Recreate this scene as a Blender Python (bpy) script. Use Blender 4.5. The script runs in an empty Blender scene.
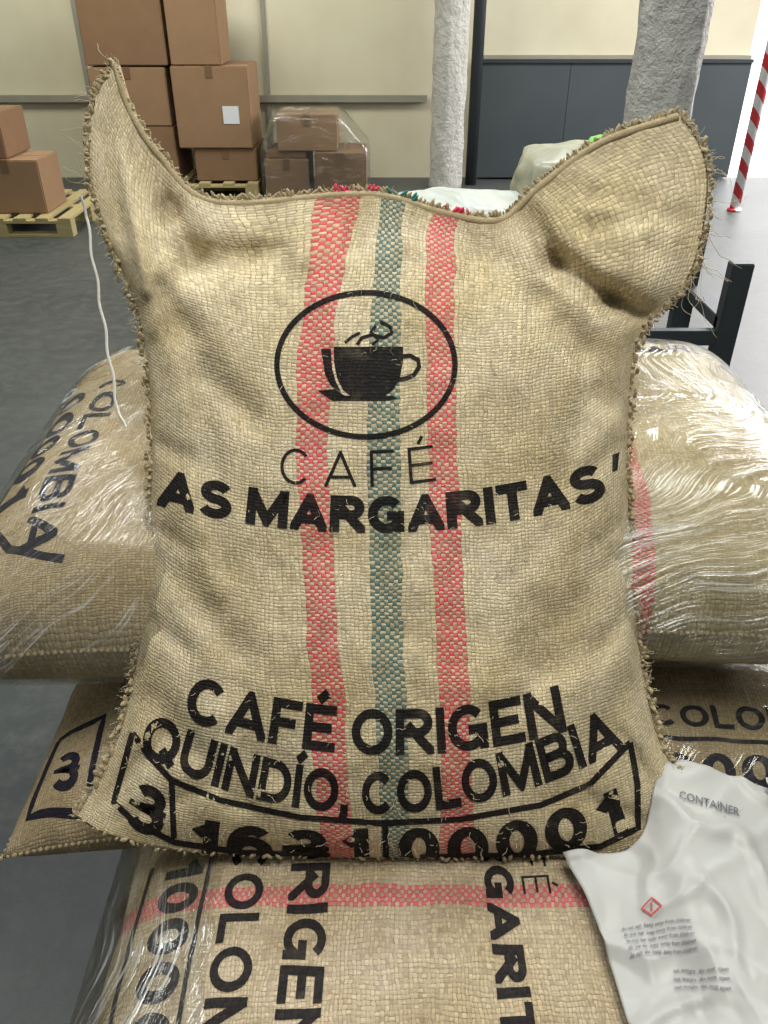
import bpy, bmesh, math, random
import numpy as np
from mathutils import Vector, Matrix, noise
from mathutils.bvhtree import BVHTree
random.seed(7)
scene=bpy.context.scene
scene.view_settings.view_transform='Standard'
COL=scene.collection

# ------------------------------------------------------------------ node helpers
class NT:
    def __init__(s,name):
        s.m=bpy.data.materials.new(name); s.m.use_nodes=True
        s.t=s.m.node_tree; s.t.nodes.clear()
        s.out=s.t.nodes.new('ShaderNodeOutputMaterial')
    def n(s,ty,**k):
        x=s.t.nodes.new(ty)
        for a,b in k.items(): setattr(x,a,b)
        return x
    def set(s,sock,v):
        if v is None: return
        if isinstance(v,bpy.types.NodeSocket): s.t.links.new(v,sock)
        else: sock.default_value=v
    def M(s,op,a,b=None,c=None,clamp=False):
        x=s.n('ShaderNodeMath',operation=op); x.use_clamp=clamp
        s.set(x.inputs[0],a); s.set(x.inputs[1],b); s.set(x.inputs[2],c)
        return x.outputs[0]
    def mix(s,f,a,b,bt='MIX'):
        x=s.n('ShaderNodeMix',data_type='RGBA',blend_type=bt)
        s.set(x.inputs[0],f); s.set(x.inputs[6],a); s.set(x.inputs[7],b)
        return x.outputs[2]
    def noise(s,vec,scale,detail=3,rough=.5,dist=0):
        x=s.n('ShaderNodeTexNoise'); s.set(x.inputs['Vector'],vec)
        x.inputs['Scale'].default_value=scale; x.inputs['Detail'].default_value=detail
        x.inputs['Roughness'].default_value=rough; x.inputs['Distortion'].default_value=dist
        return x.outputs[0]
    def mapping(s,vec,scale=(1,1,1),rot=(0,0,0),loc=(0,0,0)):
        x=s.n('ShaderNodeMapping'); s.set(x.inputs[0],vec)
        x.inputs['Scale'].default_value=scale; x.inputs['Rotation'].default_value=rot; x.inputs['Location'].default_value=loc
        return x.outputs[0]
    def coord(s,w='Object'): return s.n('ShaderNodeTexCoord').outputs[w]
    def comb(s,x,y,z=0.0):
        c=s.n('ShaderNodeCombineXYZ'); s.set(c.inputs[0],x); s.set(c.inputs[1],y); s.set(c.inputs[2],z); return c.outputs[0]
    def bump(s,h,strength=.5,dist=.01):
        b=s.n('ShaderNodeBump'); b.inputs['Strength'].default_value=strength; b.inputs['Distance'].default_value=dist
        s.set(b.inputs['Height'],h); return b.outputs[0]
    def ramp(s,f,a,b):
        x=s.n('ShaderNodeMapRange'); s.set(x.inputs[0],f); x.inputs[1].default_value=a; x.inputs[2].default_value=b
        return x.outputs[0]
    def pbr(s,col,rough=.8,normal=None,metal=0,spec=.5):
        p=s.n('ShaderNodeBsdfPrincipled'); s.set(p.inputs['Base Color'],col); s.set(p.inputs['Roughness'],rough)
        p.inputs['Metallic'].default_value=metal; p.inputs['Specular IOR Level'].default_value=spec
        if normal is not None: s.t.links.new(normal,p.inputs['Normal'])
        s.t.links.new(p.outputs[0],s.out.inputs[0]); return p

def weave_mat(name,stripes=(),ink=None,base=(.545,.470,.310,1)):
    """plain-weave jute; UV in metres. stripes: (u0,u1,colour)"""
    s=NT(name)
    uv=s.n('ShaderNodeUVMap').outputs[0]
    sp=s.n('ShaderNodeSeparateXYZ'); s.t.links.new(uv,sp.inputs[0])
    n1=s.noise(uv,14,2); n2=s.noise(s.mapping(uv,loc=(3.7,1.3,0)),14,2)
    n3=s.noise(uv,130,2); n4=s.noise(s.mapping(uv,loc=(1.7,5.3,0)),130,2)
    PU,PV=.0056,.0046
    u=s.M('ADD',sp.outputs[0],s.M('ADD',s.M('MULTIPLY',s.M('SUBTRACT',n1,.5),.014),s.M('MULTIPLY',s.M('SUBTRACT',n3,.5),.0048)))
    v=s.M('ADD',sp.outputs[1],s.M('ADD',s.M('MULTIPLY',s.M('SUBTRACT',n2,.5),.014),s.M('MULTIPLY',s.M('SUBTRACT',n4,.5),.0048)))
    U=s.M('ADD',s.M('DIVIDE',u,PU),400.); V=s.M('ADD',s.M('DIVIDE',v,PV),400.)
    iu=s.M('FLOOR',U); iv=s.M('FLOOR',V)
    fu=s.M('SUBTRACT',s.M('FRACT',U),.5); fv=s.M('SUBTRACT',s.M('FRACT',V),.5)
    par=s.M('MODULO',s.M('ADD',iu,iv),2.)
    fu2=s.M('MULTIPLY',fu,fu); fv2=s.M('MULTIPLY',fv,fv)
    wn=s.n('ShaderNodeTexWhiteNoise',noise_dimensions='2D')
    tx=s.M('ADD',s.M('MULTIPLY',iu,par),s.M('MULTIPLY',s.M('ADD',iv,.5),s.M('SUBTRACT',1.,par)))
    s.t.links.new(s.comb(tx,par),wn.inputs['Vector'])
    wn2=s.n('ShaderNodeTexWhiteNoise',noise_dimensions='2D'); s.t.links.new(s.comb(iu,iv),wn2.inputs['Vector'])
    thin=s.M('ADD',2.3,s.M('ADD',s.M('MULTIPLY',wn.outputs[0],1.5),s.M('MULTIPLY',wn2.outputs[0],2.0)))
    def prof(a2,b2):
        w=s.M('SQRT',s.M('MAXIMUM',s.M('SUBTRACT',1.,s.M('MULTIPLY',a2,thin)),0.))
        return s.M('MULTIPLY',w,s.M('SUBTRACT',1.,s.M('MULTIPLY',b2,2.1)))
    hw=prof(fu2,fv2); hf=prof(fv2,fu2)
    h=s.M('ADD',s.M('MULTIPLY',hw,par),s.M('MULTIPLY',hf,s.M('SUBTRACT',1.,par)))
    big=s.noise(uv,7,5,.65); fib=s.noise(uv,600,2)
    fibu=s.noise(s.mapping(uv,(700,60,1)),1,2); fibv=s.noise(s.mapping(uv,(60,700,1)),1,2)
    fl=s.M('ADD',s.M('MULTIPLY',fibu,par),s.M('MULTIPLY',fibv,s.M('SUBTRACT',1.,par)))
    slub=s.M('ADD',s.noise(s.mapping(uv,(170,9,1)),1,2),s.noise(s.mapping(uv,(9,190,1)),1,2))
    val=s.M('ADD',s.M('ADD',s.M('MULTIPLY',wn.outputs[0],.14),s.M('MULTIPLY',wn2.outputs[0],.40)),
            s.M('ADD',s.M('MULTIPLY',big,.48),s.M('ADD',s.M('MULTIPLY',fl,.70),s.M('MULTIPLY',slub,.36))))
    val=s.M('SUBTRACT',val,.20)
    col=s.mix(s.ramp(big,.3,.7),(base[0]*.92,base[1]*.87,base[2]*.74,1),(base[0]*1.05,base[1]*1.07,base[2]*1.16,1))
    thread_u=s.M('MULTIPLY',s.M('SUBTRACT',s.M('ADD',iu,.5),400.),PU)
    for a,b,c in stripes:
        mk=s.M('MULTIPLY',s.M('GREATER_THAN',thread_u,a),s.M('LESS_THAN',thread_u,b))
        mk=s.M('MULTIPLY',mk,s.M('MULTIPLY_ADD',par,.68,.24))
        mk=s.M('MULTIPLY',mk,s.M('MULTIPLY_ADD',s.ramp(s.M('ADD',fl,s.M('MULTIPLY',wn2.outputs[0],.3)),.30,.75),.42,.56))
        col=s.mix(mk,col,c)
    if ink:
        f=s.M('MULTIPLY',s.ramp(s.M('ADD',h,s.M('MULTIPLY',s.noise(uv,200,2),.6)),.30,.70),s.ramp(s.noise(uv,25,3),.12,.42))
        f=s.M('MULTIPLY_ADD',f,.17,.82)
        col=s.mix(f,col,ink)
    vv=s.comb(val,val,val)
    col=s.mix(1.,col,vv,'MULTIPLY')
    gap=s.ramp(s.M('ADD',h,s.M('MULTIPLY',fib,.25)),.15,.60)
    gap_shade=s.mix(gap,(.45,.38,.28,1),(1,1,1,1))  # occlusion-like shade between threads, multiplied into the colour
    col=s.mix(1.,col,gap_shade,'MULTIPLY')
    hh=s.M('ADD',h,s.M('MULTIPLY',fl,.4))
    s.pbr(col,.92,s.bump(hh,.75,.0018),spec=.15)
    return s.m

RED=(.58,.028,.075,1); TEAL=(.012,.10,.105,1)
INK=(.010,.009,.010,1)

def simple(name,col,rough=.7,nscale=None,namp=.2,bump=0,bd=.01,metal=0,spec=.5,mp=(1,1,1)):
    s=NT(name)
    if nscale:
        n=s.noise(s.mapping(s.coord(),mp),nscale,5,.6)
        c=s.mix(n,tuple(x*(1-namp) for x in col[:3])+(1,),tuple(min(1,x*(1+namp)) for x in col[:3])+(1,))
        s.pbr(c,rough,s.bump(n,bump,bd) if bump else None,metal,spec)
    else: s.pbr(col,rough,None,metal,spec)
    return s.m

def film_mat(name,rot=(0,0,0),scale=(2,2,55),base=.10,glint_streak=.5,gl=.25,soft=.22):
    s=NT(name); o=s.coord()
    w=s.mapping(o,(1,1,1),rot)
    d=s.noise(w,2.2,2); d2=s.noise(w,6,2)
    dv=s.n('ShaderNodeVectorMath',operation='ADD'); s.t.links.new(w,dv.inputs[0])
    s.t.links.new(s.comb(s.M('MULTIPLY',d,.03),s.M('MULTIPLY',d2,.01),s.M('MULTIPLY_ADD',d,.22,s.M('MULTIPLY',d2,.02))),dv.inputs[1])
    a=s.noise(s.mapping(dv.outputs[0],scale),1,4,.62)
    b=s.noise(s.mapping(dv.outputs[0],tuple(x*2.4 for x in scale),loc=(4,2,1)),1,3,.6)
    c=s.noise(o,6,3,.5,.3)
    ridge=s.M('SUBTRACT',1.,s.M('ABSOLUTE',s.M('MULTIPLY',s.M('SUBTRACT',b,.5),20.)),clamp=True)
    h=s.M('ADD',s.M('MULTIPLY',a,1.),s.M('ADD',s.M('MULTIPLY',b,.45),s.M('MULTIPLY',c,soft)))
    nrm=s.bump(h,1.,.013)
    st=s.M('MULTIPLY',ridge,s.ramp(a,.48,.66))
    pat=s.ramp(c,.46,.66)
    st=s.M('MULTIPLY',st,s.M('MULTIPLY_ADD',pat,.8,.2))
    lw=s.n('ShaderNodeLayerWeight'); lw.inputs[0].default_value=.22; s.t.links.new(nrm,lw.inputs['Normal'])
    f=s.M('ADD',s.M('MULTIPLY',lw.outputs['Fresnel'],.5),s.M('MULTIPLY_ADD',s.M('MULTIPLY',s.ramp(a,.5,.75),pat),gl,base),clamp=True)
    tr=s.n('ShaderNodeBsdfTransparent'); tr.inputs[0].default_value=(.92,.925,.90,1)
    g=s.n('ShaderNodeBsdfGlossy'); g.inputs['Color'].default_value=(.95,.97,.97,1); g.inputs['Roughness'].default_value=.11
    s.t.links.new(nrm,g.inputs['Normal'])
    mx=s.n('ShaderNodeMixShader'); s.t.links.new(f,mx.inputs[0]); s.t.links.new(tr.outputs[0],mx.inputs[1]); s.t.links.new(g.outputs[0],mx.inputs[2])
    df=s.n('ShaderNodeBsdfDiffuse'); df.inputs[0].default_value=(.85,.88,.88,1)
    m2=s.n('ShaderNodeMixShader'); s.set(m2.inputs[0],s.M('MULTIPLY_ADD',st,glint_streak,.01)); s.t.links.new(mx.outputs[0],m2.inputs[1]); s.t.links.new(df.outputs[0],m2.inputs[2])  # white diffuse streaks paint crinkle highlights into the film
    s.t.links.new(m2.outputs[0],s.out.inputs[0]); return s.m

# ------------------------------------------------------------------ object helpers
def empty(name,loc=(0,0,0)):
    e=bpy.data.objects.new(name,None); e.location=loc; e.empty_display_size=.1; COL.objects.link(e); return e
def par_to(o,parent):
    if parent: o.parent=parent; o.matrix_parent_inverse=Matrix.Translation(-Vector(parent.location))
def mesh_obj(name,verts,faces,mat=None,parent=None,smooth=False,uvs=None):
    me=bpy.data.meshes.new(name); me.from_pydata([tuple(v) for v in verts],[],[tuple(f) for f in faces])
    if uvs is not None:
        l=me.uv_layers.new(name='UVMap')
        vi=np.zeros(len(me.loops),dtype=np.int32); me.loops.foreach_get('vertex_index',vi)
        l.data.foreach_set('uv',np.array([(a,b) for a,b in uvs],dtype=np.float32)[vi].ravel())
    if mat: me.materials.append(mat)
    if smooth: me.polygons.foreach_set('use_smooth',[True]*len(me.polygons))
    me.update()
    o=bpy.data.objects.new(name,me); COL.objects.link(o); par_to(o,parent)
    return o
def bm_obj(name,bm,mat=None,parent=None,smooth=False):
    me=bpy.data.meshes.new(name); bm.to_mesh(me); bm.free()
    if mat: me.materials.append(mat)
    if smooth: me.polygons.foreach_set('use_smooth',[True]*len(me.polygons))
    o=bpy.data.objects.new(name,me); COL.objects.link(o); par_to(o,parent)
    return o
def bbox(name,x0,x1,y0,y1,z0,z1,mat,parent=None,bev=0.0,rot=0):
    bm=bmesh.new(); c=Vector(((x0+x1)/2,(y0+y1)/2,(z0+z1)/2))
    bmesh.ops.create_cube(bm,size=1,matrix=Matrix.Translation(c)@Matrix.Rotation(rot,4,'Z')@Matrix.Diagonal((x1-x0,y1-y0,z1-z0,1)))
    if bev: bmesh.ops.bevel(bm,geom=bm.edges[:],offset=bev,segments=2,affect='EDGES')
    return bm_obj(name,bm,mat,parent)
_t=bmesh.new(); bmesh.ops.create_uvsphere(_t,u_segments=8,v_segments=6,radius=1)
SV=[v.co.copy() for v in _t.verts]; SF=[[v.index for v in f.verts] for f in _t.faces]; _t.free()
def spheres(name,items,mat,parent):
    vs=[];fs=[]
    for m in items:
        b=len(vs); vs+= [m@v for v in SV]; fs+=[[b+i for i in f] for f in SF]
    return mesh_obj(name,vs,fs,mat,parent,True)
def curves(name,lines,rad,mat,parent):
    cu=bpy.data.curves.new(name,'CURVE'); cu.dimensions='3D'; cu.bevel_depth=rad; cu.bevel_resolution=1
    for pts in lines:
        sp=cu.splines.new('POLY'); sp.points.add(len(pts)-1)
        for i,p in enumerate(pts): sp.points[i].co=(*p,1)
    cu.materials.append(mat)
    o=bpy.data.objects.new(name,cu); COL.objects.link(o); par_to(o,parent)
    return o

# ------------------------------------------------------------------ printing on cloth
class Cloth:
    """front panel: pattern coords (p,q) -> 3D + uv"""
    def __init__(s,pat,pos,uv,faces):
        s.pos=pos; s.uv=uv; s.faces=faces; s.pat=pat
        s.tree=BVHTree.FromPolygons([Vector((a,b,0)) for a,b in pat],faces)
        s.nrm=[Vector() for _ in pos]
        for f in faces:
            n=(pos[f[2]]-pos[f[0]]).cross(pos[f[3]]-pos[f[1]])
            for i in f: s.nrm[i]+=n
        for n in s.nrm:
            if n.length>0: n.normalize()
    def at(s,p,q,off):
        h=s.tree.ray_cast(Vector((p,q,10)),Vector((0,0,-1)))
        if h[0] is None: h=s.tree.find_nearest(Vector((p,q,0)))
        pt,_,fi,dd=h; f=s.faces[fi]
        P=[Vector((s.pat[i][0],s.pat[i][1],0)) for i in f]
        ws=None
        for tri in ((0,1,2),(0,2,3)):
            a,b,c=[P[k] for k in tri]
            den=(b.y-c.y)*(a.x-c.x)+(c.x-b.x)*(a.y-c.y)
            if abs(den)<1e-14: continue
            w0=((b.y-c.y)*(pt.x-c.x)+(c.x-b.x)*(pt.y-c.y))/den
            w1=((c.y-a.y)*(pt.x-c.x)+(a.x-c.x)*(pt.y-c.y))/den
            w2=1-w0-w1; mn=min(w0,w1,w2)
            if ws is None or mn>ws[0]: ws=(mn,tri,(w0,w1,w2))
        pos=Vector(); nr=Vector(); u=0; v=0
        for k,wt in zip(ws[1],ws[2]):
            i=f[k]; pos+=s.pos[i]*wt; nr+=s.nrm[i]*wt; u+=s.uv[i][0]*wt; v+=s.uv[i][1]*wt
        nr.normalize()
        return pos+nr*off,(u,v)

# stencil lettering drawn as strokes (grotesque capitals)
def el(cx,cy,rx,ry,a0,a1,n=None):
    n=n or max(4,int(abs(a1-a0)/14))
    return [(cx+rx*math.cos(math.radians(a0+(a1-a0)*k/n)),cy+ry*math.sin(math.radians(a0+(a1-a0)*k/n))) for k in range(n+1)]
V0=[(0,0),(0,1)]; V1=[(1,0),(1,1)]
GL={
'A':(.80,[[(0,0),(.5,1),(1,0)],('n',[(.18,.25),(.82,.25)])]),
'B':(.74,[V0,('n',[(0,1),(.58,1)]+el(.60,.765,.32,.235,90,-90)+[(0,.53)]),('n',[(0,.53),(.60,.53)]+el(.62,.265,.38,.265,90,-90)+[(0,0)])]),
'C':(.78,[('n',el(.5,.5,.5,.5,42,318))]),
'D':(.76,[V0,('n',[(0,1),(.42,1)]+el(.45,.5,.55,.5,90,-90)+[(0,0)])]),
'E':(.66,[V0,[(0,1),(1,1)],('n',[(0,.51),(1,.51)]),[(0,0),(1,0)]]),
'F':(.62,[V0,[(0,1),(1,1)],('n',[(0,.49),(.95,.49)])]),
'G':(.82,[('n',el(.5,.5,.5,.5,42,328)),('n',[(.52,.44),(1.0,.44)]),[(.97,.44),(.97,0.02)]]),
'I':(0,[V0]),
'L':(.60,[V0,[(0,0),(1,0)]]),
'M':(.92,[V0,V1,[(.02,1),(.5,.05),(.98,1)]]),
'N':(.76,[V0,V1,[(.02,1),(.98,0)]]),
'O':(.84,[('c',el(.5,.5,.5,.5,0,360,28)[:-1])]),
'Q':(.84,[('c',el(.5,.5,.5,.5,0,360,28)[:-1]),('x',[(.60,.28),(1.05,-.05)])]),
'R':(.78,[V0,('n',[(0,1),(.62,1)]+el(.64,.74,.34,.26,90,-90)+[(0,.48)]),[(.50,.48),(1.0,0)]]),
'S':(.74,[('n',el(.5,.76,.46,.24,25,270)+el(.5,.26,.5,.26,90,-155)[1:])]),
'T':(.70,[[(0,1),(1,1)],[(.5,0),(.5,1)]]),
'U':(.76,[('e',[(0,1),(0,.4)]+el(.5,.4,.5,.4,180,360)[1:]+[(1,1)])]),
'3':(.62,[('n',el(.47,.76,.44,.24,150,-90)+el(.5,.26,.5,.26,90,-150)[1:])]),
'1':(.42,[V1,('n',[(1,.93),(.1,.66)])]),
'6':(.62,[('c',el(.5,.32,.5,.32,0,360,24)[:-1]),('n',el(.54,.5,.54,.5,48,180)+[(0,.32)])]),
'0':(.62,[('c',el(.5,.5,.5,.5,0,360,26)[:-1])]),
}
def glyph_bm(bm,ch,x0,th):
    acc=None
    if ch in 'ÉÍ': acc=1; ch={'É':'E','Í':'I'}[ch]
    if ch==' ': return .30
    def ribbon(P,closed=False):
        m=len(P); rows=[]
        for i in range(m):
            p=Vector(P[i]); 
            a=Vector(P[i-1]) if (i>0 or closed) else None
            b=Vector(P[(i+1)%m]) if (i<m-1 or closed) else None
            d1=(p-a).normalized() if a is not None else None; d2=(b-p).normalized() if b is not None else None
            if d1 is None: d1=d2
            if d2 is None: d2=d1
            n1=Vector((-d1.y,d1.x)); n2=Vector((-d2.y,d2.x)); n=(n1+n2)
            if n.length<1e-4: n=n1
            n.normalize(); k=min(1/max(.12,n.dot(n1)),6)
            rows.append((p+n*th/2*k,p-n*th/2*k))
        return rows,closed
    out=[]
    if ch==',':
        W=th; rows,_=ribbon([(x0+th/2,th),(x0+th/2,0),(x0+th*.2,-th*.8)]); out.append((rows,False,False))
    else:
        w,strokes=GL[ch]; W=max(w,th) if w==0 else w*(1+.15*(th>.15))
        ix=lambda x:x0+th/2+x*(W-th); iy=lambda y:th/2+y*(1-th)
        for s in strokes:
            kind='d'
            if isinstance(s,tuple): kind,s=s
            P=[Vector((ix(a),iy(b))) for a,b in s]
            if kind in('d','e'):
                e=th*(.5 if (abs(P[0].x-P[1].x)<1e-6 or abs(P[0].y-P[1].y)<1e-6) else 1.2)
                P[0]=P[0]+(P[0]-P[1]).normalized()*e
                e=th*(.5 if (abs(P[-1].x-P[-2].x)<1e-6 or abs(P[-1].y-P[-2].y)<1e-6) else 1.2)
                P[-1]=P[-1]+(P[-1]-P[-2]).normalized()*e
            rows,c=ribbon(P,kind=='c'); out.append((rows,c,kind!='x'))
    if acc:
        cx=x0+W/2; t2=min(th,.15); rows,_=ribbon([(cx-t2*.5,1.08),(cx+t2*.9,1.08+.20)]); out.append((rows,False,False))
    for rows,c,clip in out:
        t=bmesh.new()
        vs=[(t.verts.new((a.x,a.y,0)),t.verts.new((b.x,b.y,0))) for a,b in rows]
        m=len(vs)
        for i in range(m if c else m-1):
            a=vs[i]; b=vs[(i+1)%m]
            try: t.faces.new((a[0],a[1],b[1],b[0]))
            except ValueError: pass
        if clip:
            for co,no in (((0,0,0),(0,-1,0)),((0,1,0),(0,1,0)),((x0,0,0),(-1,0,0)),((x0+W,0,0),(1,0,0))):
                bmesh.ops.bisect_plane(t,geom=t.verts[:]+t.edges[:]+t.faces[:],plane_co=co,plane_no=no,clear_outer=True)
        slice_bm(t,.3,(x0,x0+W),(-.3,1.3))
        mp={}
        for v in t.verts: mp[v]=bm.verts.new(v.co)
        for f in t.faces: bm.faces.new([mp[v] for v in f.verts])
        t.free()
    return W
def stencil(txt,th,gap):
    bm=bmesh.new(); x=0
    for ch in txt: x+=glyph_bm(bm,ch,x,th)+(gap if ch!=' ' else 0)
    return bm,x-gap

def glyphs(txt,offset=0.0,spacing=1.0):
    def mk(t):
        cu=bpy.data.curves.new('tmp','FONT'); cu.body=t; cu.size=1; cu.offset=offset; cu.space_character=spacing
        cu.resolution_u=3
        o=bpy.data.objects.new('tmp',cu); COL.objects.link(o)
        bpy.context.view_layer.update()
        me=bpy.data.meshes.new_from_object(o.evaluated_get(bpy.context.evaluated_depsgraph_get()))
        bpy.data.objects.remove(o); bpy.data.curves.remove(cu); return me
    H=mk('H'); cap=max(v.co.y for v in H.vertices); low=min(v.co.y for v in H.vertices)
    me=mk(txt); bm=bmesh.new(); bm.from_mesh(me)
    xs=[v.co.x for v in bm.verts]; x0,x1=min(xs),max(xs)
    for v in bm.verts:
        v.co.x=(v.co.x-x0)/(cap-low); v.co.y=(v.co.y-low)/(cap-low)
    return bm,(x1-x0)/(cap-low)
def slice_bm(bm,step,xr,yr):
    x=xr[0]+step
    while x<xr[1]:
        bmesh.ops.bisect_plane(bm,geom=bm.verts[:]+bm.edges[:]+bm.faces[:],plane_co=(x,0,0),plane_no=(1,0,0)); x+=step
    y=yr[0]+step
    while y<yr[1]:
        bmesh.ops.bisect_plane(bm,geom=bm.verts[:]+bm.edges[:]+bm.faces[:],plane_co=(0,y,0),plane_no=(0,1,0)); y+=step
class Print:
    def __init__(s): s.v=[];s.f=[];s.uv=[]
    def add_bm(s,bm,fn,cloth,off):
        base=len(s.v)
        for i,v in enumerate(bm.verts):
            v.index=i; p,q=fn(v.co.x,v.co.y)
            pos,uv=cloth.at(p,q,off); s.v.append(pos); s.uv.append(uv)
        for f in bm.faces: s.f.append([base+v.index for v in f.verts])
        bm.free()
    def text(s,cloth,txt,fn,th=.2,gap=.10,off=.0009):
        bm,w=stencil(txt,th,gap); s.add_bm(bm,lambda x,y:fn(x/w,y),cloth,off)
    def small(s,cloth,txt,fn,off=.0012):
        bm,w=glyphs(txt,.012); slice_bm(bm,1.5,(0,w),(-.3,1.3)); s.add_bm(bm,lambda x,y:fn(x/w,y),cloth,off)
    def poly(s,cloth,pts,step,off=.0009):
        bm=bmesh.new(); vs=[bm.verts.new((a,b,0)) for a,b in pts]; bm.faces.new(vs)
        bmesh.ops.triangulate(bm,faces=bm.faces[:])
        xs=[a for a,b in pts]; ys=[b for a,b in pts]
        slice_bm(bm,step,(min(xs),max(xs)),(min(ys),max(ys)))
        s.add_bm(bm,lambda x,y:(x,y),cloth,off)
    def stroke(s,cloth,pts,width,seg,closed=False,off=.0009):
        P=[]
        n=len(pts); rng=range(n if closed else n-1)
        for i in rng:
            a=Vector(pts[i]); b=Vector(pts[(i+1)%n]); k=max(1,int((b-a).length/seg))
            for j in range(k): P.append(a.lerp(b,j/k))
        if not closed: P.append(Vector(pts[-1]))
        m=len(P); base=len(s.v)
        for i in range(m):
            if closed: t=P[(i+1)%m]-P[i-1]
            else: t=P[min(i+1,m-1)]-P[max(i-1,0)]
            t.normalize(); nn=Vector((-t.y,t.x))*width/2
            for c in (P[i]+nn,P[i],P[i]-nn):
                pos,uv=cloth.at(c.x,c.y,off); s.v.append(pos); s.uv.append(uv)
        for i in range(m if closed else m-1):
            a=base+3*i; b=base+3*((i+1)%m)
            s.f.append((a,a+1,b+1,b)); s.f.append((a+1,a+2,b+2,b+1))
    def build(s,name,mat,parent): return mesh_obj(name,s.v,s.f,mat,parent,True,s.uv)

# ------------------------------------------------------------------ materials
fringe=simple('jute_fringe',(.44,.365,.225,1),.95,350,.5,.6,.003,spec=.1)
fibre=simple('jute_fibre',(.54,.47,.33,1),.9,spec=.1)
pinkth=simple('pink_thread',(.72,.05,.12,1),.85,300,.25)
tealth=simple('teal_thread',(.03,.20,.16,1),.85,300,.25)
whiteth=simple('white_thread',(.85,.85,.80,1),.8)
card=simple('cardboard',(.205,.12,.062,1),.85,6,.15)
card2=simple('cardboard_light',(.26,.16,.086,1),.85,6,.15)
tape=simple('packing_tape',(.17,.10,.05,1),.35)
paper=simple('paper_label',(.65,.68,.72,1),.6)
wood=simple('pallet_wood',(.36,.30,.14,1),.85,8,.3,mp=(1,8,8))
steel=simple('dark_steel',(.045,.055,.06,1),.5,20,.2,metal=.4)

# ------------------------------------------------------------------ MAIN SACK
CP,SP=math.cos(math.radians(33)),math.sin(math.radians(33))
def sk(a,b,d):  # lateral tangent a, longitudinal tangent b, distance d of the leaning panel
    return Vector((a*d, CP*d+SP*b*d, 1.6-SP*d+CP*b*d))
T=[
[(116,60),(130,104),(160,150),(213,197),(345,190),(392,193),(447,209),(500,215),(536,184),(600,138),(678,111)],
[(95,100),(114,142),(156,195),(224,234),(338,222),(390,225),(440,238),(500,243),(558,208),(640,170),(704,154)],
[(89,165),(114,198),(157,238),(238,266),(330,262),(388,262),(440,268),(508,274),(582,252),(657,228),(706,212)],
[(106,232),(128,254),(167,284),(240,307),(321,310),(386,310),(438,312),(508,316),(580,307),(647,292),(688,278)],
[(137,310),(149,318),(183,340),(247,362),(314,370),(385,370),(440,370),(506,370),(570,362),(616,348),(639,338)],
[(149,390),(159,400),(196,425),(255,445),(311,450),(385,450),(441,450),(507,450),(568,440),(613,415),(630,400)],
[(151,480),(161,490),(197,515),(256,530),(316,535),(385,535),(446,535),(509,535),(568,525),(612,500),(628,480)],
[(148,570),(158,580),(195,605),(256,618),(323,620),(386,620),(450,620),(511,620),(570,610),(615,590),(632,570)],
[(138,655),(150,668),(190,690),(256,700),(329,705),(390,705),(454,705),(516,700),(576,695),(623,678),(641,660)],
[(122,725),(136,742),(180,765),(256,780),(334,785),(393,785),(456,785),(520,780),(583,772),(634,752),(656,730)],
[(100,778),(120,796),(172,820),(252,832),(337,838),(394,838),(457,838),(526,835),(590,828),(646,805),(677,778)],
[(74,815),(106,834),(172,850),(252,857),(338,860),(395,861),(458,861),(526,860),(592,857),(650,844),(694,824)]]
prof=[0,.30,.62,.86,.98,1.0,.98,.87,.64,.31,0]
amp=[0,.020,.050,.080,.102,.115,.125,.133,.132,.112,.066,0]
seamd=[1.20,1.197,1.19,1.18,1.17,1.155,1.14,1.12,1.095,1.07,1.045,1.02]
ucum=np.array([0,55,115,185,248,312,372,438,510,570,625])*.00130
vcum=-np.array([0,40,80,128,190,270,356,442,528,610,680,735])*.00130
R,C=12,11
A=np.zeros((R,C,6))
for r in range(R):
    for c in range(C):
        A[r,c]=[T[r][c][0],T[r][c][1],seamd[r],amp[r]*prof[c],ucum[c],vcum[r]]
def ups(A,n,axis):
    A=np.moveaxis(A,axis,0); E=np.concatenate([2*A[:1]-A[1:2],A,2*A[-1:]-A[-2:-1]])
    out=[]
    for i in range(len(A)-1):
        p0,p1,p2,p3=E[i],E[i+1],E[i+2],E[i+3]
        for j in range(n):
            t=j/n
            out.append(.5*((2*p1)+(-p0+p2)*t+(2*p0-5*p1+4*p2-p3)*t*t+(-p0+3*p1-3*p2+p3)*t**3))
    out.append(A[-1]); return np.moveaxis(np.array(out),0,axis)
G=ups(ups(A,14,0),14,1)
nr,nc=G.shape[:2]
def segd(px,py,x1,y1,x2,y2):
    dx,dy=x2-x1,y2-y1; t=max(0,min(1,((px-x1)*dx+(py-y1)*dy)/(dx*dx+dy*dy)))
    return math.hypot(px-x1-t*dx,py-y1-t*dy)
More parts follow.
